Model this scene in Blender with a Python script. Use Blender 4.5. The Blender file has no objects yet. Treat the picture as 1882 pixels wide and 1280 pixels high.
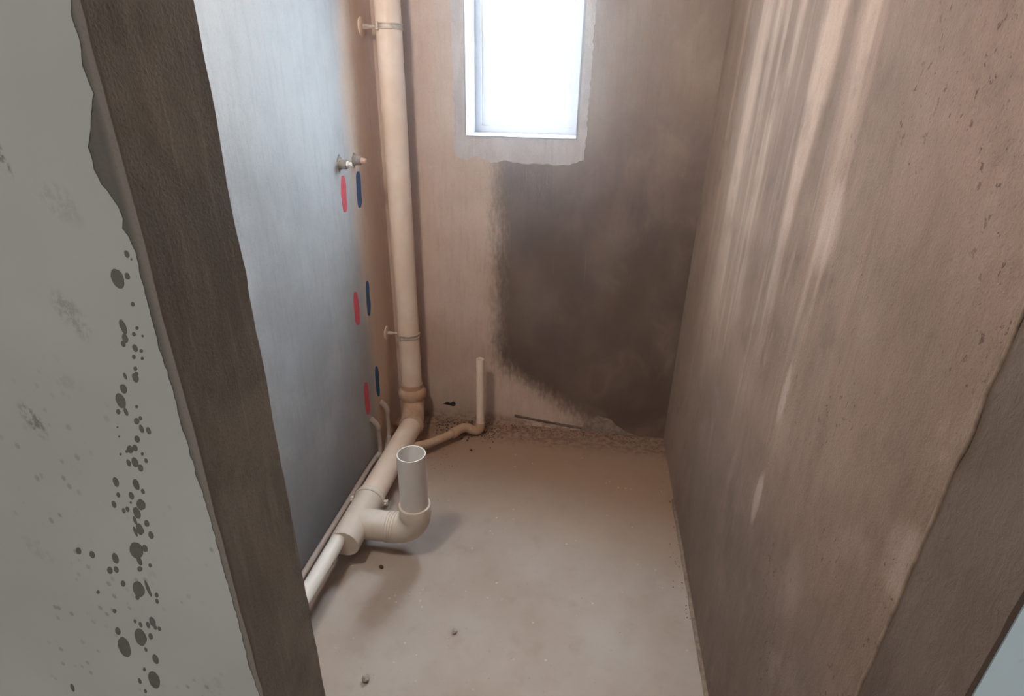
import bpy, bmesh, math, random
from mathutils import Vector, Matrix, noise
from mathutils.geometry import tessellate_polygon

random.seed(7)
C = bpy.context.scene.collection
SC = bpy.context.scene

# ------------------------------------------------------------------ camera
F_PX, CX, CY, H = 1030.0, 941.0, 640.0, 1.5
_down = Vector((896 - CX, 2846 - CY, F_PX)).normalized()
_up = -_down
_x = 1108 - CX
_Y = Vector((_x, -(_x * _up.x + F_PX * _up.z) / _up.y, F_PX)).normalized()
_X = _Y.cross(_up)
ROT = Matrix((_X, _Y, _up))                 # photo-camera axes (right, down, forward) -> room axes


def ray(px, py):
    return ROT @ Vector((px - CX, py - CY, F_PX))


def on_floor(px, py, z=0.0):
    r = ray(px, py)
    return r * ((z - H) / r.z) + Vector((0, 0, H))


def on_x(px, py, x):
    r = ray(px, py)
    return r * (x / r.x) + Vector((0, 0, H))


def on_y(px, py, y):
    r = ray(px, py)
    return r * (y / r.y) + Vector((0, 0, H))


cam = bpy.data.cameras.new('camera')
cam.sensor_fit = 'HORIZONTAL'
cam.sensor_width = 36
cam.lens = F_PX / 1882 * 36
cam.clip_start = 0.02
co = bpy.data.objects.new('camera', cam)
C.objects.link(co)
r_, u_, b_ = ROT @ Vector((1, 0, 0)), ROT @ Vector((0, -1, 0)), ROT @ Vector((0, 0, -1))
co.matrix_world = Matrix(((r_.x, u_.x, b_.x, 0), (r_.y, u_.y, b_.y, 0), (r_.z, u_.z, b_.z, H), (0, 0, 0, 1)))
SC.camera = co

# ------------------------------------------------------------------ colour management, sky, lights
SC.view_settings.view_transform = 'Standard'
SC.view_settings.look = 'None'
SC.view_settings.gamma = 1.0
SC.view_settings.use_curve_mapping = False
SC.view_settings.exposure = 0.0
SC.cycles.use_denoising = True
SC.cycles.max_bounces = 12
SC.cycles.diffuse_bounces = 8
SC.cycles.transparent_max_bounces = 12
SC.cycles.caustics_reflective = False
SC.cycles.caustics_refractive = False

SKY = 76.0                                 # zenith radiance of an overcast sky: L = Lz (1 + 2 sin e) / 3
w = bpy.data.worlds.new('overcast_sky')
SC.world = w
w.use_nodes = True
wn, wl = w.node_tree.nodes, w.node_tree.links
wn.clear()
tc = wn.new('ShaderNodeTexCoord')
sep = wn.new('ShaderNodeSeparateXYZ')
mr = wn.new('ShaderNodeMapRange')
mr.inputs['From Min'].default_value = 0.0
mr.inputs['From Max'].default_value = 1.0
mr.inputs['To Min'].default_value = 1 / 3
mr.inputs['To Max'].default_value = 1.0
gr = wn.new('ShaderNodeMapRange')                       # below the horizon: pale ground and buildings
gr.inputs['From Min'].default_value = -0.10
gr.inputs['From Max'].default_value = 0.04
gr.inputs['To Min'].default_value = 0.45
gr.inputs['To Max'].default_value = 1.0
mm = wn.new('ShaderNodeMath')
mm.operation = 'MULTIPLY'
ms_ = wn.new('ShaderNodeMath')
ms_.operation = 'MULTIPLY'
ms_.inputs[1].default_value = SKY
bg = wn.new('ShaderNodeBackground')
bg.inputs['Color'].default_value = (0.79, 0.90, 1.0, 1)
wo = wn.new('ShaderNodeOutputWorld')
wl.new(tc.outputs['Generated'], sep.inputs[0])
wl.new(sep.outputs['Z'], mr.inputs['Value'])
wl.new(sep.outputs['Z'], gr.inputs['Value'])
wl.new(mr.outputs[0], mm.inputs[0])
wl.new(gr.outputs[0], mm.inputs[1])
wl.new(mm.outputs[0], ms_.inputs[0])
wl.new(ms_.outputs[0], bg.inputs['Strength'])
wl.new(bg.outputs[0], wo.inputs['Surface'])

def area(name, loc, target, sx, sy, power, col, portal=False):
    l = bpy.data.lights.new(name, 'AREA')
    l.shape = 'RECTANGLE'
    l.size, l.size_y = sx, sy
    l.energy = power
    l.color = col
    o = bpy.data.objects.new(name, l)
    C.objects.link(o)
    o.location = loc
    o.rotation_euler = (Vector(target) - Vector(loc)).to_track_quat('-Z', 'Y').to_euler()
    if portal:
        l.cycles.is_portal = True
    return o


# daylight of the hall behind the photographer
area('hall_daylight', (-0.7, -2.4, 1.8), (0.0, 1.0, 0.9), 1.4, 1.5, 33, (1.0, 0.97, 0.95))


def point_lamp(name, loc, power, col, radius):
    l = bpy.data.lights.new(name, 'POINT')
    l.energy = power
    l.color = col
    l.shadow_soft_size = radius
    o = bpy.data.objects.new(name, l)
    C.objects.link(o)
    o.location = loc


# unseen warm fill lamp added at the front left, where the shadows point back
point_lamp('warm_fill_lamp', (-0.76, 0.82, 2.05), 48, (1.0, 0.91, 0.82), 0.10)

# ------------------------------------------------------------------ mesh helpers


def new_obj(name, bm, mat=None, parent=None, smooth=None):
    me = bpy.data.meshes.new(name)
    bmesh.ops.recalc_face_normals(bm, faces=bm.faces[:])
    bm.to_mesh(me)
    bm.free()
    if mat:
        me.materials.append(mat)
    if smooth is not None:
        for p in me.polygons:
            p.use_smooth = True
        me.set_sharp_from_angle(angle=math.radians(smooth))
    o = bpy.data.objects.new(name, me)
    C.objects.link(o)
    if parent:
        o.parent = parent
        o.location = -parent.location
    return o


def thing(name, label, cat, loc, group=None):
    o = bpy.data.objects.new(name, None)
    o.empty_display_size = 0.05
    C.objects.link(o)
    o.location = loc
    o['label'] = label
    o['category'] = cat
    if group:
        o['group'] = group
    return o


def tag(o, label, cat, group=None):
    o['label'] = label
    o['category'] = cat
    if group:
        o['group'] = group
    return o


def struct(o):
    o['kind'] = 'structure'
    return o


def add_box(bm, a, b):
    vs = [bm.verts.new((x, y, z)) for x in (a[0], b[0]) for y in (a[1], b[1]) for z in (a[2], b[2])]
    for f in ((0, 1, 3, 2), (4, 6, 7, 5), (0, 4, 5, 1), (2, 3, 7, 6), (0, 2, 6, 4), (1, 5, 7, 3)):
        bm.faces.new([vs[i] for i in f])


def frame_path(pts):
    pts = [Vector(p) for p in pts]
    tans = []
    for i in range(len(pts)):
        if i == 0:
            t = pts[1] - pts[0]
        elif i == len(pts) - 1:
            t = pts[-1] - pts[-2]
        else:
            t = (pts[i + 1] - pts[i]).normalized() + (pts[i] - pts[i - 1]).normalized()
        tans.append(t.normalized())
    ref = Vector((0, 0, 1)) if abs(tans[0].z) < 0.9 else Vector((1, 0, 0))
    n = (ref - tans[0] * ref.dot(tans[0])).normalized()
    out = []
    for i, p in enumerate(pts):
        if i:
            q = tans[i - 1].rotation_difference(tans[i])
            n = q @ n
            n = (n - tans[i] * n.dot(tans[i])).normalized()
        out.append((p, n, tans[i].cross(n)))
    return out


def add_tube(bm, pts, r, seg=28, cap0=True, cap1=True, wob=0.0):
    """round tube along a path; r is one radius or one per point"""
    fr = frame_path(pts)
    rs = r if isinstance(r, (list, tuple)) else [r] * len(fr)
    rings = []
    for (p, n, b), rad in zip(fr, rs):
        ring = []
        for k in range(seg):
            a = 2 * math.pi * k / seg
            rr = rad * (1 + wob * noise.noise(p * 40 + Vector((k * .7, 0, 0)))) if wob else rad
            ring.append(bm.verts.new(p + (n * math.cos(a) + b * math.sin(a)) * rr))
        rings.append(ring)
    for A, B in zip(rings, rings[1:]):
        for k in range(seg):
            bm.faces.new((A[k], A[(k + 1) % seg], B[(k + 1) % seg], B[k]))
    if cap0:
        bm.faces.new(rings[0][::-1])
    if cap1:
        bm.faces.new(rings[-1])


def arc(c, r, e1, e2, a0=0, a1=90, n=10):
    """points c + r(cos a e1 + sin a e2)"""
    c, e1, e2 = Vector(c), Vector(e1), Vector(e2)
    return [c + (e1 * math.cos(math.radians(a0 + (a1 - a0) * i / n)) + e2 * math.sin(math.radians(a0 + (a1 - a0) * i / n))) * r
            for i in range(n + 1)]


def add_lathe(bm, origin, axis, prof, seg=36):
    """prof: list of (distance along axis, radius)"""
    origin, axis = Vector(origin), Vector(axis).normalized()
    ref = Vector((0, 0, 1)) if abs(axis.z) < 0.9 else Vector((1, 0, 0))
    n = axis.cross(ref).normalized()
    b = axis.cross(n)
    rings = []
    for d, r in prof:
        if r < 1e-6:
            rings.append([bm.verts.new(origin + axis * d)])
        else:
            rings.append([bm.verts.new(origin + axis * d + (n * math.cos(2 * math.pi * k / seg) + b * math.sin(2 * math.pi * k / seg)) * r) for k in range(seg)])
    for A, B in zip(rings, rings[1:]):
        for k in range(seg):
            if len(A) == 1 and len(B) == 1:
                continue
            if len(A) == 1:
                bm.faces.new((A[0], B[(k + 1) % seg], B[k]))
            elif len(B) == 1:
                bm.faces.new((A[k], A[(k + 1) % seg], B[0]))
            else:
                bm.faces.new((A[k], A[(k + 1) % seg], B[(k + 1) % seg], B[k]))


def add_slab(bm, poly, normal, th):
    """flat polygon (3D points) with a real thickness along normal"""
    nrm = Vector(normal) * th
    top = [bm.verts.new(Vector(p) + nrm) for p in poly]
    bot = [bm.verts.new(Vector(p)) for p in poly]
    tris = tessellate_polygon([[Vector(p) for p in poly]])
    for t in tris:
        bm.faces.new([top[i] for i in t])
        bm.faces.new([bot[i] for i in t][::-1])
    n = len(poly)
    for i in range(n):
        bm.faces.new((top[i], top[(i + 1) % n], bot[(i + 1) % n], bot[i]))


def ragged(pts, step=0.012, amp=0.002, closed=False, scale=60, seed=0.0, skip=lambda a, b: False):
    out = []
    n = len(pts)
    for i in range(n if closed else n - 1):
        a, b = Vector(pts[i]), Vector(pts[(i + 1) % n])
        k = 1 if skip(a, b) else max(1, int((b - a).length / step))
        for j in range(k):
            p = a.lerp(b, j / k)
            if k > 1:
                p = p + Vector((noise.noise(p * scale + Vector((seed, 3, 0))), noise.noise(p * scale + Vector((9, seed, 5))),
                                noise.noise(p * scale + Vector((2, 7, seed))))) * amp
            out.append(p)
    if not closed:
        out.append(Vector(pts[-1]))
    return out


# ------------------------------------------------------------------ material helpers


def lin(c):
    return tuple((v / 255 / 12.92 if v / 255 <= 0.04045 else ((v / 255 + 0.055) / 1.055) ** 2.4) for v in c) + (1,)


class NT:
    def __init__(self, name):
        self.mat = bpy.data.materials.new(name)
        self.mat.use_nodes = True
        self.t = self.mat.node_tree
        self.t.nodes.clear()
        self.bsdf = self.t.nodes.new('ShaderNodeBsdfPrincipled')
        self.out = self.t.nodes.new('ShaderNodeOutputMaterial')
        self.t.links.new(self.bsdf.outputs[0], self.out.inputs[0])
        self.co = self.t.nodes.new('ShaderNodeTexCoord').outputs['Object']
        s = self.t.nodes.new('ShaderNodeSeparateXYZ')
        self.t.links.new(self.co, s.inputs[0])
        self.x, self.y, self.z = s.outputs

    def set(self, sock, v):
        if hasattr(v, 'is_output'):
            self.t.links.new(v, sock)
        else:
            sock.default_value = v

    def math(self, op, a, b=0.0, clamp=False):
        n = self.t.nodes.new('ShaderNodeMath')
        n.operation = op
        n.use_clamp = clamp
        self.set(n.inputs[0], a)
        self.set(n.inputs[1], b)
        return n.outputs[0]

    def scale(self, sx, sy, sz, off=(0, 0, 0)):
        n = self.t.nodes.new('ShaderNodeMapping')
        n.inputs['Scale'].default_value = (sx, sy, sz)
        n.inputs['Location'].default_value = off
        self.t.links.new(self.co, n.inputs[0])
        return n.outputs[0]

    def noise(self, vec, s, det=4, rough=0.55, dist=0.0):
        n = self.t.nodes.new('ShaderNodeTexNoise')
        n.inputs['Scale'].default_value = s
        n.inputs['Detail'].default_value = det
        n.inputs['Roughness'].default_value = rough
        n.inputs['Distortion'].default_value = dist
        self.t.links.new(vec, n.inputs['Vector'])
        return n.outputs[0]

    def voro(self, vec, s):
        n = self.t.nodes.new('ShaderNodeTexVoronoi')
        n.inputs['Scale'].default_value = s
        self.t.links.new(vec, n.inputs['Vector'])
        return n.outputs['Distance']

    def step(self, v, a, b, lo=0.0, hi=1.0):
        n = self.t.nodes.new('ShaderNodeMapRange')
        n.interpolation_type = 'SMOOTHSTEP'
        if a > b:
            a, b, lo, hi = b, a, hi, lo
        self.set(n.inputs['Value'], v)
        n.inputs['From Min'].default_value = a
        n.inputs['From Max'].default_value = b
        n.inputs['To Min'].default_value = lo
        n.inputs['To Max'].default_value = hi
        return n.outputs[0]

    def mix(self, f, a, b, mode='MIX'):
        n = self.t.nodes.new('ShaderNodeMix')
        n.data_type = 'RGBA'
        n.blend_type = mode
        self.set(n.inputs[0], f)
        self.set(n.inputs[6], a)
        self.set(n.inputs[7], b)
        return n.outputs[2]

    def mul(self, *a):
        r = a[0]
        for b in a[1:]:
            r = self.math('MULTIPLY', r, b)
        return r

    def add(self, *a):
        r = a[0]
        for b in a[1:]:
            r = self.math('ADD', r, b)
        return r

    def finish(self, col, rough=0.85, bumps=(), spec=0.3):
        self.set(self.bsdf.inputs['Base Color'], col)
        self.set(self.bsdf.inputs['Roughness'], rough)
        self.set(self.bsdf.inputs['Specular IOR Level'], spec)
        nrm = None
        for h, st, dist in bumps:
            n = self.t.nodes.new('ShaderNodeBump')
            n.inputs['Strength'].default_value = st
            n.inputs['Distance'].default_value = dist
            self.t.links.new(h, n.inputs['Height'])
            if nrm:
                self.t.links.new(nrm, n.inputs['Normal'])
            nrm = n.outputs[0]
        if nrm:
            self.t.links.new(nrm, self.bsdf.inputs['Normal'])
        return self.mat


def mat_left_wall():
    m = NT('grey_skim_plaster')
    big = m.noise(m.co, 3.0, 5, 0.6)
    vert = m.noise(m.scale(1, 1, 0.12), 45, 4, 0.6)
    grain = m.noise(m.co, 260, 3, 0.6)
    col = m.mix(m.step(big, 0.35, 0.65), lin((168, 171, 174)), lin((188, 191, 194)))
    # window light falloff painted grey at the foot, warm bounce painted behind the stack
    foot = m.mul(m.step(m.add(m.z, m.mul(big, 0.5)), 0.95, 0.3), m.step(m.y, 2.0, 1.6))
    col = m.mix(m.mul(foot, 0.75), col, lin((128, 131, 137)))
    corner = m.step(m.add(m.y, m.mul(big, 0.15)), 2.02, 2.16)
    col = m.mix(corner, col, lin((222, 198, 178)))
    col = m.mix(m.mul(m.step(vert, 0.45, 0.75), 0.16), col, lin((120, 120, 122)))
    col = m.mix(m.mul(m.step(grain, 0.5, 0.75), 0.22), col, lin((110, 108, 106)))
    pits = m.mul(m.step(m.voro(m.scale(1, 1, .6), 90), 0.16, 0.05), m.step(m.noise(m.co, 7, 3), 0.56, 0.68))
    col = m.mix(m.mul(pits, 0.6), col, lin((70, 66, 60)))
    return m.finish(col, m.step(big, 0.3, 0.7, 0.5, 0.68), ((vert, 0.25, 0.004), (grain, 0.25, 0.002), (big, 0.3, 0.02)), 0.45)


def mat_back_wall():
    m = NT('brown_cement_render')
    big = m.noise(m.co, 3.2, 5, 0.6)
    vert = m.noise(m.scale(1, 1, 0.1), 60, 4, 0.65)
    grain = m.noise(m.co, 240, 3, 0.6)
    col = m.mix(m.step(big, 0.3, 0.7), lin((186, 160, 143)), lin((202, 180, 165)))
    col = m.mix(m.mul(m.step(vert, 0.45, 0.75), 0.18), col, lin((125, 105, 92)))
    # dark steel-trowelled damp area right of the window's left jamb: ragged edge, diagonal foot
    rag = m.math('SUBTRACT', m.noise(m.scale(1, 1, .35), 7, 7, 0.72), 0.5)
    fz = m.math('SUBTRACT', m.noise(m.scale(1, 1, .35), 75, 5, 0.75), 0.5)
    ragx = m.add(m.x, m.mul(rag, 0.13), m.mul(fz, 0.13))
    e1 = m.step(ragx, -0.455, -0.33)
    diag = m.add(m.z, m.mul(ragx, 0.62))
    e2 = m.step(m.add(diag, m.mul(fz, .12)), 0.0, 0.16)
    top = m.step(m.add(m.z, m.mul(big, 0.5)), 1.75, 1.15)
    core = m.step(m.noise(m.scale(1, 1, .6, (7, 0, 3)), 3.5, 4, .55), 0.30, 0.62, 0.86, 1.0)
    dark = m.mul(e1, e2, core)
    dark2 = m.mul(dark, m.add(0.60, m.mul(top, 0.38)))
    sm = m.mul(m.step(m.noise(m.scale(1, 1, .7, (3, 1, 2)), 5, 6, .62, 1.0), 0.50, 0.72), m.step(m.x, -0.1, 0.15), 0.45)
    dk = m.mix(sm, lin((84, 65, 50)), lin((138, 114, 96)))
    col = m.mix(dark2, col, dk)
    scr = m.step(m.noise(m.scale(1, 1, 0.03), 110, 2, 0.5), 0.70, 0.76)
    col = m.mix(m.mul(scr, dark, 0.25), col, lin((160, 140, 120)))
    col = m.mix(m.mul(m.step(grain, 0.5, 0.75), 0.2), col, lin((95, 80, 70)))
    # dusty reddish foot
    ft = m.mul(m.step(m.add(m.z, m.mul(big, 0.08)), 0.11, 0.04), m.step(m.noise(m.co, 40, 4, .7), .35, .6))
    col = m.mix(m.mul(ft, 0.7), col, lin((122, 88, 66)))
    return m.finish(col, m.math('SUBTRACT', 0.85, m.mul(dark, 0.25)), ((vert, 0.3, 0.004), (grain, 0.25, 0.002), (big, 0.3, 0.02)), 0.35)


def mat_right_wall():
    m = NT('brown_plaster_trowel_streaks')
    big = m.noise(m.co, 2.6, 5, 0.6)
    grain = m.noise(m.co, 240, 3, 0.65)
    mid = m.noise(m.scale(1, 1, .5), 24, 5, 0.65)
    streak = m.noise(m.scale(1, 1, 0.09), 7.5, 3, 0.5, 0.3)
    fine = m.noise(m.scale(1, 1, 0.06), 26, 3, 0.5)
    col = m.mix(m.step(big, 0.3, 0.7), lin((128, 106, 92)), lin((146, 122, 107)))
    band = m.mul(m.step(streak, 0.46, 0.60), m.step(m.add(m.z, m.mul(big, 0.8)), 1.0, 1.9), m.step(m.y, 0.85, 1.05), m.step(m.y, 2.25, 2.0))
    col = m.mix(m.mul(band, 0.75), col, lin((202, 176, 158)))
    band2 = m.mul(m.step(fine, 0.55, 0.68), m.step(m.add(m.z, m.mul(big, .9)), 0.8, 1.6), m.step(m.y, 0.9, 1.2), m.step(m.y, 2.2, 2.0))
    col = m.mix(m.mul(band2, 0.35), col, lin((186, 166, 152)))
    # pale scuffs lower down
    sc = m.mul(m.step(m.noise(m.scale(1, 1.6, 0.5, (2, 0, 5)), 5.5, 3, .5, .4), 0.60, 0.72), m.step(m.y, 0.9, 1.2))
    col = m.mix(m.mul(sc, 0.5), col, lin((168, 148, 136)))
    for px, py, sy, sz, k in ((1391, 915, .022, .075, .8), (1441, 725, .020, .07, .55), (1525, 420, .05, .085, .55), (1335, 480, .02, .12, .4), (1450, 1080, .05, .1, .2), (1660, 1040, .05, .06, .3)):
        q = on_x(px, py, 0.413)
        dy = m.math('DIVIDE', m.math('SUBTRACT', m.y, q.y), sy)
        dz = m.math('DIVIDE', m.math('SUBTRACT', m.z, q.z), sz)
        d2 = m.add(m.mul(dy, dy), m.mul(dz, dz), m.mul(m.math('SUBTRACT', fine, .5), 1.2))
        col = m.mix(m.mul(m.step(d2, 1.2, 0.1), k), col, lin((196, 174, 162)))
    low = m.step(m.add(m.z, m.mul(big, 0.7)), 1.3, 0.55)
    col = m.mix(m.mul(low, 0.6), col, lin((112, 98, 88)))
    far = m.step(m.add(m.y, m.mul(big, .2)), 1.7, 2.1)  # far end painted lighter, extra light put into the colour
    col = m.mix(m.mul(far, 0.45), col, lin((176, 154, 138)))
    blot = m.noise(m.scale(1, 1, .8), 9, 6, 0.65)
    col = m.mix(m.mul(m.step(blot, 0.52, 0.72), 0.22), col, lin((176, 156, 142)))
    col = m.mix(m.mul(m.step(blot, 0.48, 0.3), 0.25), col, lin((86, 70, 60)))
    col = m.mix(m.mul(m.step(mid, 0.5, 0.75), 0.2), col, lin((92, 76, 66)))
    col = m.mix(m.mul(m.step(grain, 0.5, 0.72), 0.22), col, lin((80, 66, 57)))
    col = m.mix(m.step(m.y, 1.9, 0.9, 0.0, 0.45), col, m.mix(1.0, col, lin((190, 186, 184)), 'MULTIPLY'))  # near end painted darker to offset the close lamp's light
    cl = m.step(m.noise(m.co, 5, 3), 0.47, 0.6)
    pitmask = m.mul(m.step(m.noise(m.scale(1, 1.1, .75), 75, 4, 0.6), 0.61, 0.655), cl, m.step(m.y, 1.2, 0.9))
    col = m.mix(m.mul(pitmask, 0.8), col, lin((70, 50, 42)))
    h = m.math('SUBTRACT', grain, m.mul(pitmask, 2.0))
    return m.finish(col, 0.8, ((streak, 0.35, 0.03), (mid, 0.45, 0.008), (h, 0.4, 0.004)), 0.3)


def mat_reveal(name, c1, c2, c3):
    m = NT(name)
    big = m.noise(m.scale(1, 1, .6), 7, 5, 0.6, 0.5)
    brush = m.noise(m.scale(1, 1, 0.08), 70, 4, 0.6)
    grain = m.noise(m.co, 280, 3, 0.6)
    col = m.mix(m.step(big, 0.35, 0.65), lin(c1), lin(c2))
    col = m.mix(m.mul(m.step(brush, 0.5, 0.7), 0.3), col, lin(c3))
    scr = m.step(m.noise(m.scale(1, 1, 0.02, (1, 0, 4)), 60, 2, .5), 0.66, 0.72)
    col = m.mix(m.mul(scr, 0.45), col, lin(c3))
    col = m.mix(m.mul(m.step(grain, 0.5, 0.75), 0.25), col, lin(tuple(v * .6 for v in c1)))
    lump = m.noise(m.scale(1, 1.6, .8), 34, 6, 0.7, 0.6)
    col = m.mix(m.mul(m.step(lump, 0.56, 0.72), 0.25), col, lin(c3))
    return m.finish(col, 0.85, ((brush, 0.15, 0.003), (grain, 0.3, 0.002), (lump, .55, .008)), 0.3)


def mat_front_wall():
    """bare plaster of the partition: dark cement, with a paler corner bead next to the opening"""
    m = NT('dark_bare_cement')
    big = m.noise(m.scale(1, 1, .6), 7, 5, 0.6, 0.5)
    brush = m.noise(m.scale(1, 1, 0.08), 70, 4, 0.6)
    grain = m.noise(m.co, 280, 3, 0.6)
    col = m.mix(m.step(big, 0.35, 0.65), lin((132, 129, 122)), lin((160, 154, 146)))
    col = m.mix(m.mul(m.step(brush, 0.5, 0.7), 0.4), col, lin((176, 168, 158)))
    col = m.mix(m.mul(m.step(m.y, 0.436, 0.434), 0.8), col, lin((88, 84, 78)))
    scr = m.step(m.noise(m.scale(1, 1, 0.02, (1, 0, 4)), 60, 2, .5), 0.66, 0.72)
    col = m.mix(m.mul(scr, 0.4), col, lin((196, 188, 178)))
    edge = m.mul(m.step(m.add(m.x, m.mul(m.math('SUBTRACT', big, .5), .012)), -0.396, -0.392), m.step(m.y, 0.438, 0.432))
    edge2 = m.mul(m.step(m.add(m.y, m.mul(m.math('SUBTRACT', big, .5), .02)), 0.441, 0.434), m.step(m.x, -0.40, -0.39))
    col = m.mix(m.mul(m.math('MAXIMUM', edge, edge2), .8), col, lin((140, 132, 124)))
    col = m.mix(m.mul(m.step(grain, 0.5, 0.75), 0.3), col, lin((88, 80, 72)))
    return m.finish(col, 0.8, ((brush, 0.2, 0.002), (grain, 0.3, 0.002), (big, .2, .01)), 0.3)


def mat_paint(name, c1, c2):
    m = NT(name)
    big = m.noise(m.co, 2.2, 4, 0.5)
    grain = m.noise(m.co, 180, 3, 0.6)
    col = m.mix(m.step(big, 0.3, 0.7), lin(c1), lin(c2))
    spat = m.mul(m.step(m.voro(m.scale(1, 1, .7), 70), 0.28, 0.15), m.step(m.noise(m.co, 8, 3), 0.55, 0.68))
    col = m.mix(m.mul(spat, 0.4, m.step(m.z, 1.3, 1.1)), col, lin((95, 94, 90)))
    scuff = m.step(m.noise(m.scale(1, 1, .5, (4, 2, 9)), 14, 6, 0.7), 0.64, 0.78)
    col = m.mix(m.mul(scuff, 0.35), col, lin((120, 118, 112)))
    for px, py, sx, sz, k in ((62, 772, .012, .022, .55), (2, 286, .006, .020, .6), (132, 580, .016, .024, .3), (120, 700, .02, .01, .12), (112, 372, .02, .02, .15), (72, 1010, .02, .02, .12)):
        q = on_y(px, py, 0.432)
        dx = m.math('DIVIDE', m.math('SUBTRACT', m.x, q.x), sx)
        dz = m.math('DIVIDE', m.math('SUBTRACT', m.z, q.z), sz)
        d2 = m.add(m.mul(dx, dx), m.mul(dz, dz), m.mul(dx, dz, 0.9))
        sm = m.mul(m.step(d2, 1.3, 0.1), m.step(m.noise(m.scale(1, 1, .7), 150, 5, .7), 0.42, 0.6), k)
        col = m.mix(sm, col, lin((62, 60, 56)))
    return m.finish(col, 0.7, ((grain, 0.12, 0.001), (big, .1, .01)), 0.3)


def mat_floor():
    m = NT('dusty_concrete_floor')
    big = m.noise(m.co, 2.4, 5, 0.55)
    mid = m.noise(m.co, 12, 5, 0.6)
    grain = m.noise(m.co, 220, 3, 0.65)
    col = m.mix(m.step(big, 0.3, 0.7), lin((168, 151, 138)), lin((182, 171, 162)))
    # warm light painted brown into the far end and right side
    d = m.add(m.mul(m.math('SUBTRACT', m.y, 1.55), 1.0), m.mul(m.math('SUBTRACT', m.x, -0.2), 0.28), m.mul(m.math('SUBTRACT', big, .5), .6))
    dust = m.step(d, -0.1, 0.5)  # mask of the painted warm tone, where cool window light is weak
    col = m.mix(m.mul(dust, 0.8), col, lin((160, 126, 100)))
    col = m.mix(m.mul(m.step(mid, 0.5, 0.75), 0.22), col, lin((140, 120, 104)))
    col = m.mix(m.mul(m.step(grain, 0.55, 0.78), 0.12), col, lin((90, 78, 68)))
    # pale plaster drips
    dr = m.mul(m.step(m.voro(m.co, 26), 0.13, 0.07), m.step(m.noise(m.co, 6, 2), 0.5, 0.6))
    col = m.mix(m.mul(dr, 0.45), col, lin((222, 214, 204)))
    dk = m.mul(m.step(m.voro(m.scale(1, 1, 1, (5, 3, 0)), 60), 0.10, 0.05), m.step(m.noise(m.co, 9, 3), 0.5, 0.65))
    col = m.mix(m.mul(dk, 0.6), col, lin((80, 64, 52)))
    edge = m.mul(m.step(m.add(m.y, m.mul(mid, .14)), 2.17, 2.3), m.step(m.noise(m.co, 38, 5, .7), .4, .6))
    col = m.mix(m.mul(edge, 0.7), col, lin((104, 74, 56)))
    return m.finish(col, 0.8, ((grain, 0.2, 0.002), (mid, 0.25, 0.006)), 0.3)


def mat_pvc(name, c, dust=None, amt=0.0, rough=0.42):
    m = NT(name)
    n1 = m.noise(m.co, 9, 4, 0.6)
    n2 = m.noise(m.co, 60, 4, 0.65)
    col = m.mix(m.step(n1, 0.3, 0.7), lin(c), lin(tuple(v * .96 for v in c)))
    rg = rough
    if dust:
        f = m.mul(m.step(m.add(m.mul(n1, .7), m.mul(n2, .3)), 0.25, 0.6), amt)
        col = m.mix(f, col, lin(dust))
        rg = m.add(rough, m.mul(f, 0.3))
    return m.finish(col, rg, ((n2, 0.08, 0.002),), 0.4)


def mat_simple(name, c, rough=0.6, metal=0.0, var=0.1, scale=40, bump=0.2):
    m = NT(name)
    n = m.noise(m.co, scale, 4, 0.6)
    col = m.mix(m.step(n, 0.3, 0.7), lin(c), lin(tuple(v * (1 - var) for v in c)))
    m.bsdf.inputs['Metallic'].default_value = metal
    return m.finish(col, rough, ((n, bump, 0.002),), 0.4)


M_left = mat_left_wall()
M_back = mat_back_wall()
M_right = mat_right_wall()
M_front = mat_front_wall()
M_reveal_r = mat_reveal('brown_reveal_render', (84, 70, 61), (96, 82, 72), (112, 96, 86))
M_paint = mat_paint('pale_grey_wall_paint', (174, 175, 170), (188, 190, 187))
M_paint_r = mat_paint('pale_blue_grey_wall_paint', (204, 226, 237), (212, 232, 241))
M_floor = mat_floor()
M_ceiling = mat_simple('raw_ceiling_cement', (170, 160, 150), 0.9)
M_hall = mat_paint('hall_paint', (190, 188, 180), (200, 198, 192))
M_pvc_stack = mat_pvc('cream_pvc_dusty', (238, 222, 208), (224, 190, 160), 0.35)
M_pvc_dust = mat_pvc('dust_coated_pvc', (214, 192, 172), (178, 138, 104), 0.75, 0.55)
M_pvc_white = mat_pvc('white_pvc', (226, 216, 206), (206, 186, 166), 0.35)
M_pvc_grey = mat_pvc('clean_pale_grey_pvc', (232, 228, 224), None, 0, 0.36)
M_pvc_clean = mat_pvc('clean_white_pvc', (232, 224, 216), None, 0, 0.45)
M_conduit = mat_pvc('grey_water_pipe_plastic', (196, 184, 176), (164, 142, 126), 0.5, 0.5)
M_wet = mat_simple('damp_splash_mark', (104, 104, 98), 0.75, 0, 0.08, 60, 0.05)
M_red = mat_simple('red_marker_paint', (226, 84, 98), 0.6, 0, 0.1, 90)
M_blue = mat_simple('blue_marker_paint', (34, 92, 148), 0.6, 0, 0.12, 90)
M_frame = mat_simple('white_window_pvc', (205, 205, 210), 0.35, 0, 0.03)
M_lining = mat_simple('pale_grey_lining', (150, 150, 156), 0.6, 0, 0.06)
M_patch = mat_reveal('smooth_grey_mortar', (172, 162, 160), (188, 178, 176), (198, 190, 190))
M_stone = mat_simple('concrete_chip', (178, 168, 158), 0.9, 0, 0.3, 90, 0.6)
M_crumb = mat_simple('reddish_mortar_crumb', (112, 84, 68), 0.9, 0, 0.35, 120, 0.6)
M_fillet = mat_simple('rough_mortar', (150, 130, 114), 0.9, 0, 0.25, 50, 0.6)
M_seam = mat_simple('pale_plaster_seam', (128, 108, 92), 0.9, 0, 0.25, 50, 0.6)
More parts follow.
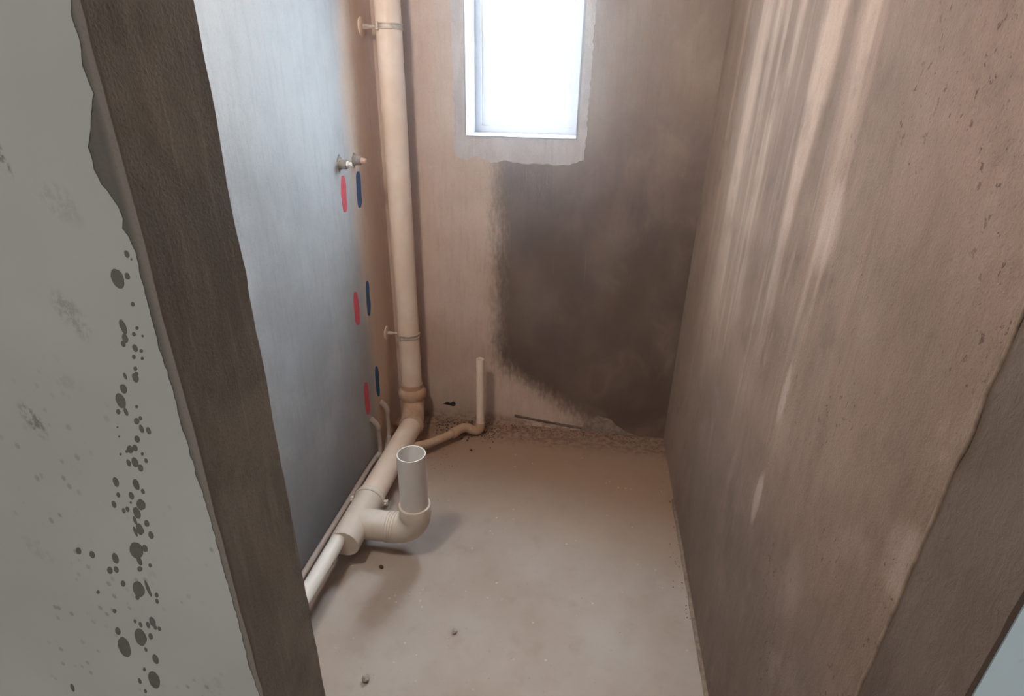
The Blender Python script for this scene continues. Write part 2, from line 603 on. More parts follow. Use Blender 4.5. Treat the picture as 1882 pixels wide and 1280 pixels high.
M_ridge = mat_simple('dull_mortar', (128, 106, 90), 0.95, 0, 0.35, 60, 0.6)
M_hole = mat_simple('dark_hole', (48, 34, 26), 0.95, 0, 0.3, 90)
M_metal = mat_simple('dull_zinc', (206, 190, 174), 0.5, 0.25, 0.15, 60)
M_stub = mat_simple('grey_pipe_stub', (150, 146, 140), 0.5, 0.0, 0.15, 60)
M_plug_w = mat_simple('white_plug', (238, 236, 234), 0.4, 0, 0.05)
M_plug_p = mat_simple('pinkish_plug', (226, 184, 168), 0.45, 0, 0.1)

g = NT('window_glass')
g.t.nodes.remove(g.bsdf)
tr = g.t.nodes.new('ShaderNodeBsdfTransparent')
tr.inputs[0].default_value = (0.93, 0.96, 0.97, 1)
gl = g.t.nodes.new('ShaderNodeBsdfGlossy')
gl.inputs['Roughness'].default_value = 0.05
lw = g.t.nodes.new('ShaderNodeLayerWeight')             # Schlick, the same on both faces of the pane
schlick = g.math('ADD', g.math('MULTIPLY', g.math('POWER', lw.outputs['Facing'], 5.0), 0.9), 0.04)
ms = g.t.nodes.new('ShaderNodeMixShader')
g.t.links.new(schlick, ms.inputs[0])
g.t.links.new(tr.outputs[0], ms.inputs[1])
g.t.links.new(gl.outputs[0], ms.inputs[2])
g.t.links.new(ms.outputs[0], g.out.inputs[0])
M_glass = g.mat

# ------------------------------------------------------------------ room shell
XL, XR, YB, YF0, YF1, XJ = -0.875, 0.413, 2.31, 0.432, 0.565, -0.387
ZC = 2.65
WX0, WX1, WZ0, WZ1, WY1 = -0.523, -0.082, 1.317, 2.42, 2.545      # window opening


def slab_obj(name, a, b, mat):
    bm = bmesh.new()
    add_box(bm, a, b)
    return struct(new_obj(name, bm, mat))


slab_obj('floor', (-2.8, -2.8, -0.12), (2.4, 2.62, 0), M_floor)
slab_obj('ceiling', (-2.8, -2.8, ZC), (2.4, 2.62, ZC + 0.12), M_ceiling)
slab_obj('wall_hall_rear', (-2.8, -2.8, 0), (2.4, -2.68, ZC), M_hall)
slab_obj('wall_hall_left', (-2.8, -2.68, 0), (-2.68, YF0, ZC), M_hall)
slab_obj('wall_hall_right', (2.28, -2.68, 0), (2.4, YF0, ZC), M_hall)
wall_left = slab_obj('wall_left', (XL - 0.14, YF1, 0), (XL, YB + 0.24, ZC), M_left)
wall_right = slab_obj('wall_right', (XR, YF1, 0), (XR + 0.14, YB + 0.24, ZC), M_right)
# back wall with its window opening
bm = bmesh.new()
add_box(bm, (XL, YB, 0), (WX0, YB + 0.24, ZC))
add_box(bm, (WX1, YB, 0), (XR, YB + 0.24, ZC))
add_box(bm, (WX0, YB, 0), (WX1, YB + 0.24, WZ0))
add_box(bm, (WX0, YB, WZ1), (WX1, YB + 0.24, ZC))
wall_back = struct(new_obj('wall_back', bm, M_back))


def partition(name, xa, xb, corner, mat):
    """wall between hall and bathroom; the arris at x = corner is slightly uneven"""
    bm = bmesh.new()
    n = 110
    rows = []
    for i in range(n + 1):
        z = ZC * i / n
        def j(s, a=0.0022):
            return a * (noise.noise(Vector((s, z * 9, 1))) + 0.8 * noise.noise(Vector((s, z * 45, 5))))
        rows.append([bm.verts.new(v) for v in ((xa if corner == xb else corner + j(1), YF0, z), (corner + j(1) if corner == xb else xb, YF0, z),
                                               (corner + j(7) if corner == xb else xb, YF1, z), (xa if corner == xb else corner + j(7), YF1, z))])
    for A, B in zip(rows, rows[1:]):
        for k in range(4):
            bm.faces.new((A[k], A[(k + 1) % 4], B[(k + 1) % 4], B[k]))
    bm.faces.new(rows[0])
    bm.faces.new(rows[-1][::-1])
    return struct(new_obj(name, bm, mat))


wall_fl = partition('wall_front_left', -2.68, XJ, XJ, M_front)
wall_fr = partition('wall_front_right', XR + 0.0004, 2.28, XR + 0.0004, M_reveal_r)
slab_obj('wall_front_top', (XJ + 0.004, YF0, 2.12), (XR, YF1, ZC), M_reveal_r)

# hall paint: a thin coat over the partition, flaked along the corner
edge_px = [(118, -60), (130, 0), (140, 50), (150, 90), (153, 118), (164, 150), (173, 170), (169, 225), (164, 270), (174, 310), (186, 338),
           (206, 362), (219, 381), (227, 402), (226, 420), (238, 436), (250, 462), (258, 500), (268, 540), (281, 590), (293, 640),
           (307, 682), (322, 730), (335, 785), (352, 838), (366, 890), (381, 930), (399, 1000), (411, 1045), (421, 1080), (436, 1132),
           (448, 1180), (457, 1222), (470, 1258), (482, 1290), (500, 1360)]
edge = [on_y(x, y, YF0) for x, y in edge_px]
edge = [Vector((min(p.x, XJ - 0.004), YF0, p.z)) for p in edge]
edge = ragged(edge, 0.005, 0.002, seed=4.0, scale=130)
poly = [Vector((-2.68, YF0, edge[0].z))] + [Vector((p.x, YF0, p.z)) for p in edge] + [Vector((edge[-1].x, YF0, 0.0)), Vector((-2.68, YF0, 0.0))]
bm = bmesh.new()
add_slab(bm, poly, (0, -1, 0), 0.0009)
add_box(bm, (-2.68, YF0 - 0.0009, edge[0].z), (edge[0].x, YF0, ZC))
new_obj('paint_coat', bm, M_paint, wall_fl)['label'] = 'pale grey paint coat with a flaked ragged edge'
bm = bmesh.new()
add_box(bm, (XR + 0.006, YF0 - 0.0015, 0), (2.28, YF0, ZC))
new_obj('paint_coat', bm, M_paint_r, wall_fr)['label'] = 'pale blue grey paint coat beside the opening'

# damp splashes on the painted wall
SP1 = [(116, 230, 62, 34), (170, 87, 24, 13), (197, 118, 7, 5), (173, 217, 22, 14), (205, 382, 14, 11), (148, 515, 48, 17), (160, 582, 28, 15),
       (150, 615, 20, 12), (212, 558, 13, 10), (230, 522, 10, 9), (263, 569, 8, 6), (219, 641, 25, 13), (255, 657, 11, 9), (212, 692, 13, 10),
       (261, 701, 9, 8), (220, 762, 13, 10), (221, 815, 30, 17), (227, 792, 14, 10), (151, 880, 30, 18), (134, 950, 48, 25), (165, 1015, 25, 10),
       (120, 1015, 16, 12), (160, 805, 22, 8), (228, 1070, 20, 15), (250, 1053, 13, 9), (256, 1115, 26, 11), (298, 1127, 22, 12), (231, 1176, 22, 15),
       (190, 1237, 24, 18), (218, 1228, 20, 14), (170, 1248, 10, 8), (134, 1264, 8, 6), (261, 1263, 10, 8), (228, 985, 10, 8), (115, 1106, 5, 5), (125, 1161, 6, 5)]
SP2 = [(368, 33, 20, 10), (402, 30, 28, 17), (432, 60, 20, 13), (461, 21, 14, 8), (300, 135, 27, 14), (408, 148, 32, 15), (313, 204, 15, 9), (290, 255, 20, 10),
       (383, 208, 22, 12), (444, 185, 15, 9), (434, 257, 30, 22), (362, 280, 16, 9), (342, 288, 14, 9), (380, 245, 7, 5), (413, 300, 34, 17), (402, 340, 24, 8),
       (428, 388, 32, 18), (404, 400, 28, 7), (465, 356, 19, 13), (488, 420, 22, 13), (410, 500, 46, 34), (455, 490, 20, 13), (425, 555, 28, 11), (428, 600, 14, 13),
       (483, 581, 11, 8), (297, 543, 30, 16), (302, 603, 18, 11), (268, 607, 20, 14), (100, 503, 20, 13), (173, 523, 20, 14), (338, 678, 17, 12), (422, 710, 44, 30),
       (472, 705, 46, 8), (518, 740, 14, 9), (520, 773, 14, 8), (415, 752, 14, 10), (495, 882, 28, 15), (472, 900, 18, 9), (432, 898, 16, 8), (402, 880, 11, 6),
       (532, 920, 13, 8), (510, 912, 14, 8), (310, 932, 22, 13), (432, 965, 48, 29), (486, 961, 18, 11), (345, 1017, 56, 31), (460, 1031, 13, 7), (512, 1083, 28, 15),
       (452, 1137, 11, 7), (505, 1193, 50, 27), (428, 1200, 16, 8), (458, 1254, 12, 7), (68, 1235, 22, 9), (205, 724, 10, 8), (293, 825, 12, 9)]
marks = [(180 + x / 3.2, 440 + y / 3.2, a / 3.2, b / 3.2) for x, y, a, b in SP1] + [(110 + x / 2.909, 840 + y / 2.909, a / 2.909, b / 2.909) for x, y, a, b in SP2]
bm_small = bmesh.new()
for i, (mx_, my_, a, b) in enumerate(marks):
    tilt = math.radians(22)
    pts = []
    for k in range(16):
        t = 2 * math.pi * k / 16
        wv = 1 + 0.12 * noise.noise(Vector((i * 3.1, math.cos(t) * 1.3, math.sin(t) * 1.3)))
        u, v = a * wv * math.cos(t), b * wv * math.sin(t)
        p = on_y(mx_ + u * math.sin(tilt) + v * math.cos(tilt), my_ + u * math.cos(tilt) - v * math.sin(tilt), YF0 - 0.0009)
        pts.append(p)
    if a > 4.5:
        bm = bmesh.new()
        add_slab(bm, pts, (0, -1, 0), 0.0003 + 0.00001 * (i % 9))
        new_obj('splash_mark', bm, M_wet, wall_fl)
    else:
        add_slab(bm_small, pts, (0, -1, 0), 0.0003 + 0.00001 * (i % 9))
# dry scuffs further left
o = new_obj('splash_speckle', bm_small, M_wet, wall_fl)
o['kind'] = 'stuff'

# plaster seam between the right reveal and the right wall, bead at the foot of the right wall
bm = bmesh.new()
pts = [(XR + 0.0005 + 0.001 * noise.noise(Vector((0, 1, z * .6))), YF1 + 0.004 * noise.noise(Vector((5, 2, z * 0.4))), z * 0.02) for z in range(0, 107)]
add_tube(bm, pts, [0.0026 * (1 + 0.6 * noise.noise(Vector((1, 1, k * .5)))) for k in range(107)], 8)
new_obj('plaster_seam', bm, M_seam, wall_right, 60)
bm = bmesh.new()
pts = [(XR - 0.002 + 0.002 * noise.noise(Vector((0, k * .3, 4))), YF1 + k * 0.02, 0.003) for k in range(0, 66)]
add_tube(bm, pts, [0.0085 * (1 + 0.12 * noise.noise(Vector((2, k * .4, 1)))) for k in range(66)], 10)
struct(new_obj('trim_1', bm, M_fillet, None, 60))

# mortar fillet and broken lump along the foot of the back wall
bm = bmesh.new()
pts, rs = [], []
for k in range(60):
    x = -0.30 + k * 0.0118
    t = k / 59
    pts.append((x, YB + 0.001 + 0.003 * noise.noise(Vector((k * .3, 0, 2))), 0.055 * (1 - t) ** 1.6 - 0.004))
    rs.append(0.0065 * (1 + 0.5 * noise.noise(Vector((k * .35, 3, 0)))))
add_tube(bm, pts, rs, 10, wob=.2)
new_obj('mortar_ridge', bm, M_ridge, wall_back, 60)
bm = bmesh.new()
lump = [on_y(x, y, YB) for x, y in ((1060, 800), (1075, 778), (1088, 770), (1098, 764), (1110, 768), (1122, 770), (1133, 782), (1150, 792), (1165, 800))]
lump = ragged(lump, 0.006, 0.003, seed=2)
add_slab(bm, [Vector((p.x, YB, max(p.z, 0.0))) for p in lump], (0, -1, 0), 0.006)
new_obj('mortar_patch', bm, M_fillet, wall_back)
# chipped hole left of the thin riser
bm = bmesh.new()
hp = [on_y(x, y, YB) for x, y in ((814, 742), (822, 739), (828, 741), (834, 738), (838, 742), (836, 748), (829, 746), (821, 744))]
add_slab(bm, ragged(hp, .003, .0015, True, seed=1), (0, -1, 0), 0.0006)
new_obj('chipped_hole', bm, M_hole, wall_back)['label'] = 'small dark chipped hole'

# smooth mortar band round the window, crumbly outer edge
outer = [(-0.574, 2.48), (-0.572, 2.0), (-0.570, 1.75), (-0.566, 1.5), (-0.566, 1.36), (-0.572, 1.27), (-0.558, 1.238), (-0.52, 1.228), (-0.485, 1.246), (-0.45, 1.236),
         (-0.41, 1.222), (-0.36, 1.232), (-0.30, 1.222), (-0.22, 1.226), (-0.15, 1.222), (-0.085, 1.232), (-0.055, 1.245), (-0.05, 1.30), (-0.047, 1.6), (-0.045, 2.0), (-0.045, 2.48)]
op = ragged([Vector((x, YB, z)) for x, z in outer], 0.006, 0.006, seed=3, scale=60)
inner = [Vector((WX1, YB, 2.48)), Vector((WX1, YB, WZ0)), Vector((WX0, YB, WZ0)), Vector((WX0, YB, 2.48))]
bm = bmesh.new()
add_slab(bm, [Vector((p.x, YB, p.z)) for p in op] + inner, (0, -1, 0), 0.002)
new_obj('window_mortar_band', bm, M_patch, wall_back)['label'] = 'smooth grey mortar band round the window'

# ------------------------------------------------------------------ window
win = bpy.data.objects.new('window_1', None)
C.objects.link(win)
win.location = ((WX0 + WX1) / 2, YB + 0.2, WZ0)
struct(win)


def rect_ring(bm, x0, x1, z0, z1, t, ya, yb):
    add_box(bm, (x0, ya, z0), (x0 + t, yb, z1))
    add_box(bm, (x1 - t, ya, z0), (x1, yb, z1))
    add_box(bm, (x0 + t, ya, z0), (x1 - t, yb, z0 + t))
    add_box(bm, (x0 + t, ya, z1 - t), (x1 - t, yb, z1))


bm = bmesh.new()
rect_ring(bm, WX0, WX1, WZ0, WZ1, 0.006, YB - 0.006, YB + 0.17)
new_obj('window_lining', bm, M_lining, win)
bm = bmesh.new()
rect_ring(bm, WX0 + .001, WX1 - .001, WZ0 + .001, WZ1 - .001, 0.03, YB + 0.17, YB + 0.235)
new_obj('window_frame', bm, M_frame, win)
bm = bmesh.new()
rect_ring(bm, WX0 + .031, WX1 - .031, WZ0 + .031, WZ1 - .031, 0.022, YB + 0.185, YB + 0.22)
sash = new_obj('window_sash', bm, M_frame, win)
bm = bmesh.new()
add_box(bm, (WX0 + .05, YB + 0.199, WZ0 + .05), (WX1 - .05, YB + 0.205, WZ1 - .05))
new_obj('pane', bm, M_glass, win)

# added thin even haze filling the bathroom, standing in for lens glow
vm = bpy.data.materials.new('lens_glow_volume')
vm.use_nodes = True
vm.node_tree.nodes.clear()
vs_ = vm.node_tree.nodes.new('ShaderNodeVolumeScatter')
vs_.inputs['Density'].default_value = 0.05
vs_.inputs['Anisotropy'].default_value = 0.8
vo = vm.node_tree.nodes.new('ShaderNodeOutputMaterial')
vm.node_tree.links.new(vs_.outputs[0], vo.inputs['Volume'])
bm = bmesh.new()
add_box(bm, (XL + .003, YF1 + .003, 0.003), (XR - .003, YB - .008, ZC - .003))
haze = new_obj('lens_glow_haze', bm, vm)
haze['kind'] = 'stuff'
haze['label'] = 'added thin haze standing in for the lens glow around the window'
haze['category'] = 'haze'

# ------------------------------------------------------------------ soil stack (vertical) with its foot bend
SX, SY, SR = -0.772, 2.205, 0.0465
DX, DZ, DR = -0.738, 0.10, 0.048
stack = thing('soil_stack', 'tall cream vertical soil pipe in the far left corner, dusty at its foot', 'pipe', (SX, SY, 0))
bm = bmesh.new()
add_lathe(bm, (SX, SY, 0.19), (0, 0, 1), [(0, 0), (0, SR), (ZC - 0.19, SR), (ZC - 0.19, 0)], 40)
new_obj('pipe', bm, M_pvc_stack, stack, 40)
bm = bmesh.new()
add_lathe(bm, (SX, SY, 0.125), (0, 0, 1), [(0, SR * .9), (0.012, SR + .006), (0.035, SR + .006), (0.05, SR + 0.018), (0.078, SR + 0.018), (0.094, SR + 0.007), (0.096, SR + 0.005),
                                           (0.118, SR + .005), (0.121, SR + .001)], 40)
new_obj('socket', bm, M_pvc_dust, stack, 40)['label'] = 'dusty flared socket'
bm = bmesh.new()
R_ = 0.085
bend = [Vector((SX, SY, 0.17))] + arc((SX, SY - R_, DZ + R_), R_, (0, 1, 0), (0, 0, -1), 0, 90, 12)
bend = [Vector((SX + (DX - SX) * max(0, min(1, (SY - p.y) / 0.13)), p.y, p.z)) for p in bend] + [Vector((DX, SY - 0.14, DZ))]
rr = [SR + 0.006] * len(bend)
add_tube(bm, bend, rr, 36)
new_obj('bend', bm, M_pvc_dust, stack, 50)['label'] = 'dust covered bend at the foot'
bm = bmesh.new()
for k, d in enumerate((0.128, 0.137, 0.146)):
    add_lathe(bm, (DX, SY - d, DZ), (0, -1, 0), [(0, SR + .004), (0.002, SR + .0085), (.005, SR + .0085), (.007, SR + .004)], 36)
new_obj('bend_rib', bm, M_pvc_dust, stack, 40)

# ------------------------------------------------------------------ drain pipe along the floor
Y_TEE0, Y_TEE1 = 1.333, 1.545
drain = thing('drain_pipe', 'thick cream drain pipe lying along the foot of the left wall', 'pipe', (DX, 1.5, 0))
bm = bmesh.new()
add_tube(bm, [(DX, SY - 0.145, DZ), (DX, 1.5, DZ)], DR, 40)
new_obj('pipe', bm, M_pvc_stack, drain, 40)
bm = bmesh.new()
TR = DR + 0.004
add_lathe(bm, (DX, Y_TEE1 + .03, DZ), (0, -1, 0), [(0, DR), (.001, TR + .002), (.03, TR + .002), (.033, TR), (Y_TEE1 - Y_TEE0 + .03, TR), (Y_TEE1 - Y_TEE0 + .034, TR - .003),
                                                  (Y_TEE1 - Y_TEE0 + .034, TR - .007), (Y_TEE1 - Y_TEE0 + .033, TR - .008), (Y_TEE1 - Y_TEE0 + .033, 0)], 44)
new_obj('tee', bm, M_pvc_white, drain, 40)['label'] = 'clean white tee with a capped near end'
bm = bmesh.new()
add_lathe(bm, (DX, 1.562, DZ), (0, -1, 0), [(0, DR), (0, TR + .005), (.004, TR + .006), (.012, TR + .006), (.016, TR + .005), (.016, DR)], 44)
clampd = new_obj('clamp_ring', bm, M_pvc_white, drain, 40)
for s in (-1, 1):
    bm = bmesh.new()
    add_box(bm, (DX + s * (TR + .003), 1.548, DZ - .012), (DX + s * (TR + .019), 1.560, DZ + .006))
    add_tube(bm, [(DX + s * (TR + .013), 1.540, DZ - .003), (DX + s * (TR + .013), 1.568, DZ - .003)], .0045, 10)
    bmesh.ops.bevel(bm, geom=bm.edges[:], offset=.001, segments=1, affect='EDGES')
    new_obj('clamp_lug', bm, M_pvc_white, drain, 40)

# thin pipe leaving the tee towards the doorway
TX, TZ, TRAD = -0.757, 0.116, 0.025
thin = tag(new_obj('waste_pipe', (lambda b: (add_lathe(b, (TX, Y_TEE0 - .002, TZ), (0, -1, 0), [(0, 0), (0, TRAD), (0.76, TRAD), (0.76, 0)], 32), b)[1])(bmesh.new()), M_pvc_clean, None, 40),
           'thinner white pipe leaving the capped tee end towards the doorway', 'pipe')

# toilet riser: horizontal branch, bend and upright open pipe
RX, RY = -0.520, 1.434
riser = thing('toilet_riser', 'short open upright pale grey pipe on a bend beside the drain pipe', 'pipe', (RX, RY, 0))
BR = 0.052
bm = bmesh.new()
Rb = 0.07
path = [Vector((DX + .02, RY, DZ)), Vector((RX - Rb - .035, RY, DZ)), Vector((RX - Rb, RY, DZ))] + arc((RX - Rb, RY, DZ + Rb), Rb, (0, 0, -1), (1, 0, 0), 0, 90, 14)[1:] + [Vector((RX, RY, DZ + Rb + .01))]
add_tube(bm, path, BR, 40, False, False)
new_obj('bend', bm, M_pvc_white, riser, 50)
bm = bmesh.new()
for d in (0, .009, .018, .027):
    add_lathe(bm, (RX - Rb - .035 + d, RY, DZ), (1, 0, 0), [(0, BR - .001), (.001, BR + .0022), (.005, BR + .0022), (.006, BR - .001)], 40)
new_obj('bend_rib', bm, M_pvc_white, riser, 40)
bm = bmesh.new()
CR = 0.0545
add_lathe(bm, (RX, RY, DZ + Rb - .005), (0, 0, 1), [(0, BR - .002), (.004, CR), (.047, CR), (.049, CR - .001), (.049, SR + .0003), (.03, SR + .0003)], 44)
new_obj('socket', bm, M_pvc_white, riser, 40)
bm = bmesh.new()
ZT = 0.42
PR = 0.047
add_lathe(bm, (RX, RY, 0.175), (0, 0, 1), [(0, PR - .004), (0, PR), (ZT - .175 - .001, PR), (ZT - .175, PR - .001), (ZT - .175, PR - .003), (ZT - .176, PR - .004), (.0, PR - .004)], 48)
new_obj('pipe', bm, M_pvc_grey, riser, 40)['label'] = 'clean pale grey open pipe'

# ------------------------------------------------------------------ thin riser in front of the back wall and its low branch
QX, QY, QR = -0.446, 2.195, 0.0185
branch = thing('basin_waste_riser', 'thin cream upright open pipe in front of the back wall, with a dusty low branch', 'pipe', (QX, QY, 0))
bm = bmesh.new()
add_lathe(bm, (QX, QY, 0.055), (0, 0, 1), [(0, QR - .003), (0, QR), (.343, QR), (.344, QR - .001), (.344, QR - .002), (.343, QR - .003), (0, QR - .003)], 28)
new_obj('pipe', bm, M_pvc_stack, branch, 40)
bm = bmesh.new()
p_a, p_b, p_c, p_d, p_e = Vector((QX, QY, 0.07)), Vector((QX - .004, QY - .004, 0.032)), Vector((-0.475, 2.185, 0.026)), Vector((-0.515, 2.165, 0.05)), Vector((-0.55, 2.12, 0.05))


def smooth_path(P, n=8):
    P = [P[0]] + list(P) + [P[-1]]
    out = []
    for i in range(1, len(P) - 2):
        a, b, c, d = P[i - 1], P[i], P[i + 1], P[i + 2]
        for j in range(n):
            t = j / n
            out.append(0.5 * ((2 * b) + (c - a) * t + (2 * a - 5 * b + 4 * c - d) * t * t + (3 * b - a - 3 * c + d) * t ** 3))
    out.append(P[-2])
    return out


add_tube(bm, smooth_path([p_a, p_b, p_c, p_d, p_e]), QR + .003, 24)
new_obj('elbow', bm, M_pvc_dust, branch, 50)['label'] = 'dusty elbow at the foot'
bm = bmesh.new()
add_tube(bm, smooth_path([p_e, Vector((-.60, 2.055, .052)), Vector((-.66, 1.985, .06)), Vector((-.715, 1.935, .075))]), QR, 24)
new_obj('branch_pipe', bm, M_pvc_dust, branch, 50)
bm = bmesh.new()
d_ = Vector((-.05, -.065, .002)).normalized()
add_lathe(bm, p_e + d_ * -.004, d_, [(0, QR), (0, QR + .006), (.022, QR + .006), (.024, QR)], 24)
new_obj('coupling', bm, M_pvc_dust, branch, 40)

# ------------------------------------------------------------------ pipe clamps on the stack


def pipe_clamp(z, label):
    t = thing('pipe_clamp', label, 'clamp', (XL, SY, z), 'wall clamps of the tall pipe')
    bm = bmesh.new()
    add_lathe(bm, (XL, SY, z), (1, 0, 0), [(0, 0), (0, .031), (.002, .032), (.004, .030), (.006, .016), (.007, .0), ], 28)
    new_obj('wall_plate', bm, M_pvc_stack, t, 40)
    bm = bmesh.new()
    add_lathe(bm, (XL + .008, SY, z), (1, 0, 0), [(0, .009), (.020, .0085), (.022, .0065), (SX - SR - XL - .006, .0065)], 6)
    new_obj('stem', bm, M_metal, t)
    bm = bmesh.new()
    add_lathe(bm, (SX, SY, z - .010), (0, 0, 1), [(0, SR - .001), (0, SR + .002), (.001, SR + .004), (.004, SR + .004), (.0055, SR + .002), (.0145, SR + .002), (.016, SR + .004), (.019, SR + .004),
                                                  (.02, SR + .002), (.02, SR - .001)], 44)
    new_obj('ring', bm, M_metal, t, 40)
    bm = bmesh.new()
    a = math.radians(238)
    c = Vector((SX + math.cos(a) * (SR + .005), SY + math.sin(a) * (SR + .005), z))
    tx, ty = Vector((-math.sin(a), math.cos(a), 0)), Vector((math.cos(a), math.sin(a), 0))
    add_box(bm, (-.006, -.003, -.013), (.006, .006, .013))
    for v in bm.verts:
        v.co = c + tx * v.co.x + ty * v.co.y + Vector((0, 0, v.co.z))
    bmesh.ops.bevel(bm, geom=bm.edges[:], offset=.0015, segments=1, affect='EDGES')
    new_obj('buckle', bm, M_metal, t)
    return t


pipe_clamp(1.685, 'upper metal wall clamp round the tall pipe, level with the window')
pipe_clamp(0.488, 'lower dusty wall clamp round the tall pipe, above its flared socket')

# ------------------------------------------------------------------ water pipes with elbows at the foot of the left wall
CRAD = 0.0105
hot = thing('water_pipe', 'thin grey water pipe hugging the left wall, rising to the nearer wall elbow', 'pipe', (-.86, 1.9, 0), 'water pipes beside the drain pipe')
bm = bmesh.new()
add_tube(bm, [(-.861, YF1 + .02, CRAD + .002), (-.861, 1.3, CRAD + .002), (-.861, 1.88, CRAD + .002), (-.858, 1.93, CRAD + .002)], CRAD, 18)
new_obj('pipe', bm, M_conduit, hot, 50)
bm = bmesh.new()
add_tube(bm, smooth_path([Vector((-.858, 1.915, CRAD + .002)), Vector((-.85, 1.948, .018)), Vector((-.847, 1.953, .05)), Vector((-.847, 1.953, .12)), Vector((-.85, 1.95, .162)), Vector((-.874, 1.942, .197))]),
         [CRAD + .002] * 10 + [CRAD - .001] * 18 + [CRAD + .002] * 13, 16)
new_obj('elbow', bm, M_conduit, hot, 50)
cold = thing('water_pipe', 'thin grey water pipe next to the drain pipe, rising to the farther wall elbow', 'pipe', (-.83, 1.9, 0), 'water pipes beside the drain pipe')
bm = bmesh.new()
add_tube(bm, [(-.828, YF1 + .02, CRAD + .002), (-.828, 1.3, CRAD + .002), (-.828, 1.85, CRAD + .002), (-.832, 1.98, CRAD + .004)], CRAD, 18)
new_obj('pipe', bm, M_conduit, cold, 50)
bm = bmesh.new()
add_tube(bm, smooth_path([Vector((-.832, 1.975, CRAD + .004)), Vector((-.842, 2.04, .03)), Vector((-.846, 2.062, .06)), Vector((-.847, 2.068, .135)), Vector((-.85, 2.068, .178)), Vector((-.874, 2.064, .212))]),
         [CRAD + .002] * 12 + [CRAD - .001] * 16 + [CRAD + .002] * 13, 16)
new_obj('elbow', bm, M_conduit, cold, 50)

# ------------------------------------------------------------------ supply stubs and paint marks on the left wall


def stub(px, py, label, plug):
    c = on_x(px, py, XL)
    t = thing('water_outlet', label, 'pipe stub', c, 'capped water outlets on the left wall')
    bm = bmesh.new()
    add_lathe(bm, c, (1, 0, 0), [(0, 0), (0, .0185), (.004, .0185), (.006, .016), (.026, .016), (.028, .014), (.028, 0)], 24)
    new_obj('body', bm, M_stub, t, 40)
    bm = bmesh.new()
    add_lathe(bm, c + Vector((.028, 0, 0)), (1, 0, 0), [(0, .011), (.005, .011), (.006, .009)], 20)
    add_lathe(bm, c + Vector((.034, 0, 0)), (1, 0, 0), [(0, .0085), (.008, .0085), (.0095, .007), (.0095, 0)], 6)
    new_obj('plug', bm, plug, t, 40)
    # chiselled recess round the outlet
    bm = bmesh.new()
    ring = []
    for k in range(18):
        a = 2 * math.pi * k / 18
        r = .021 * (1 + .6 * noise.noise(Vector((math.cos(a) * 2, math.sin(a) * 2, px))))
        ring.append(Vector((XL, c.y + math.cos(a) * r * .95, c.z + .003 + math.sin(a) * r * 1.25)))
    add_slab(bm, ring, (1, 0, 0), .0006)
    new_obj('rough_recess', bm, M_recess, t)


M_recess = mat_simple('chiselled_grey', (168, 164, 158), 0.95, 0, 0.4, 190, 0.35)
stub(624, 302, 'capped water outlet with a white plug above the red mark', M_plug_w)
stub(651, 295, 'capped water outlet with a pinkish plug above the blue mark', M_plug_p)


def stroke(x0, y0, x1, y1, wpx, mat, lab):
    a, b = Vector((x0, y0)), Vector((x1, y1))
    d = (b - a).normalized()
    nrm = Vector((-d.y, d.x))
    L, R = [], []
    n = 12
    for k in range(n + 1):
        t = k / n
        e = 1 - 0.55 * (abs(2 * t - 1) ** 6)
        c = a.lerp(b, t) + nrm * 0.9 * noise.noise(Vector((x0, t * 3, 0)))
        hw = wpx / 2 * e * (1 + .18 * noise.noise(Vector((t * 5, x0, y0))))
        L.append(c + nrm * hw)
        R.append(c - nrm * hw)
    pts = [on_x(p.x, p.y, XL) for p in L + R[::-1]]
    bm = bmesh.new()
    add_slab(bm, pts, (1, 0, 0), .0006)
    new_obj('paint_mark', bm, mat, wall_left)['label'] = lab


stroke(630, 323, 634, 390, 9, M_red, 'upper red paint stroke')
stroke(658, 315, 661, 382, 8.5, M_blue, 'upper blue paint stroke')
stroke(653, 537, 658, 598, 9, M_red, 'middle red paint stroke')
stroke(674.5, 517, 678.5, 581, 6.5, M_blue, 'middle blue paint stroke')
stroke(672, 703, 676.5, 762, 8.5, M_red, 'lower red paint stroke')
stroke(691.5, 674, 696, 729, 6.5, M_blue, 'lower blue paint stroke')

# ------------------------------------------------------------------ loose chips on the floor


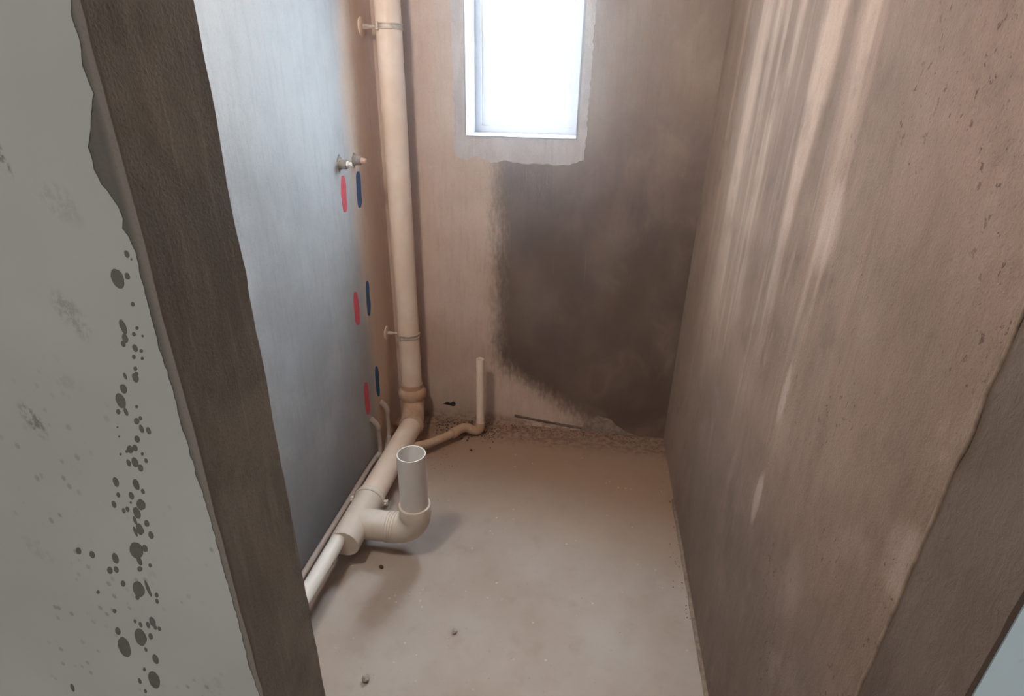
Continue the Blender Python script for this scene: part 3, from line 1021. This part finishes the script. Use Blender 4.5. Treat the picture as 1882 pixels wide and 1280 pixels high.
def chip(name, px, py, s, label, seed, mat=M_stone, group=None):
    c = on_floor(px, py)
    bm = bmesh.new()
    bmesh.ops.create_icosphere(bm, subdivisions=2, radius=1)
    rnd = random.Random(seed)
    ax = [rnd.uniform(.8, 1.15), rnd.uniform(.7, 1.0), rnd.uniform(.65, .9)]
    planes = [(Vector((rnd.uniform(-1, 1), rnd.uniform(-1, 1), rnd.uniform(-1, 1))).normalized(), rnd.uniform(.55, .8)) for _ in range(9)]
    for v in bm.verts:
        for n_, d_ in planes:
            e = v.co.dot(n_) - d_
            if e > 0:
                v.co -= n_ * e
        v.co = Vector((v.co.x * ax[0], v.co.y * ax[1], v.co.z * ax[2])) * s
    lo = min(v.co.z for v in bm.verts)
    for v in bm.verts:
        v.co.z -= lo
    o = new_obj(name, bm, mat, None, 30)
    o.location = (c.x, c.y, 0)
    o.rotation_euler = (0, 0, rnd.uniform(0, 6))
    tag(o, label, 'rubble', group)
    return o


chip('concrete_chip', 835, 1163, .0105, 'small pale concrete chip alone on the open floor', 3)
chip('concrete_chip', 673, 1251, .0125, 'largest pale concrete chip on the floor nearest the doorway', 11)
chip('concrete_chip', 701, 1045, .0085, 'small brown concrete chip in the shadow of the upright grey pipe', 5, M_crumb)
chip('concrete_chip', 866, 829, .008, 'small dark chip on the floor in front of the thin riser', 9, M_crumb)

# crumbs swept against the back wall
bm = bmesh.new()
rnd = random.Random(21)


def crumb(x, y, s):
    m4 = Matrix.Translation((x, y, s * .35)) @ Matrix.Rotation(rnd.uniform(0, 6), 4, 'Z') @ Matrix.Diagonal((s, s * rnd.uniform(.6, 1), s * rnd.uniform(.5, .8), 1))
    bmesh.ops.create_icosphere(bm, subdivisions=1, radius=1, matrix=m4)


for k in range(260):
    x = rnd.uniform(-.70, .38)
    crumb(x, YB - .006 - abs(rnd.gauss(0, .035)), rnd.uniform(.0012, .0042))
for k in range(150):
    crumb(rnd.gauss(-.53, .06), min(YB - .01, rnd.gauss(2.23, .035)), rnd.uniform(.002, .007))
for k in range(60):
    crumb(rnd.gauss(-.40, .03), min(YB - .01, rnd.gauss(2.20, .03)), rnd.uniform(.0015, .005))
for k in range(70):
    crumb(rnd.gauss(-.56, .05), rnd.gauss(1.98, .06), rnd.uniform(.0008, .002))
for k in range(70):
    crumb(XR - .012 - abs(rnd.gauss(0, .02)), rnd.uniform(1.3, 2.28), rnd.uniform(.0008, .0028))
for k in range(90):
    crumb(rnd.uniform(-.62, .3), rnd.uniform(.95, 1.9), rnd.uniform(.0006, .0014))
o = new_obj('mortar_crumbs', bm, M_crumb, None)
o['kind'] = 'stuff'
o['label'] = 'reddish mortar crumbs and grit strewn along the foot of the back wall'
o['category'] = 'rubble'
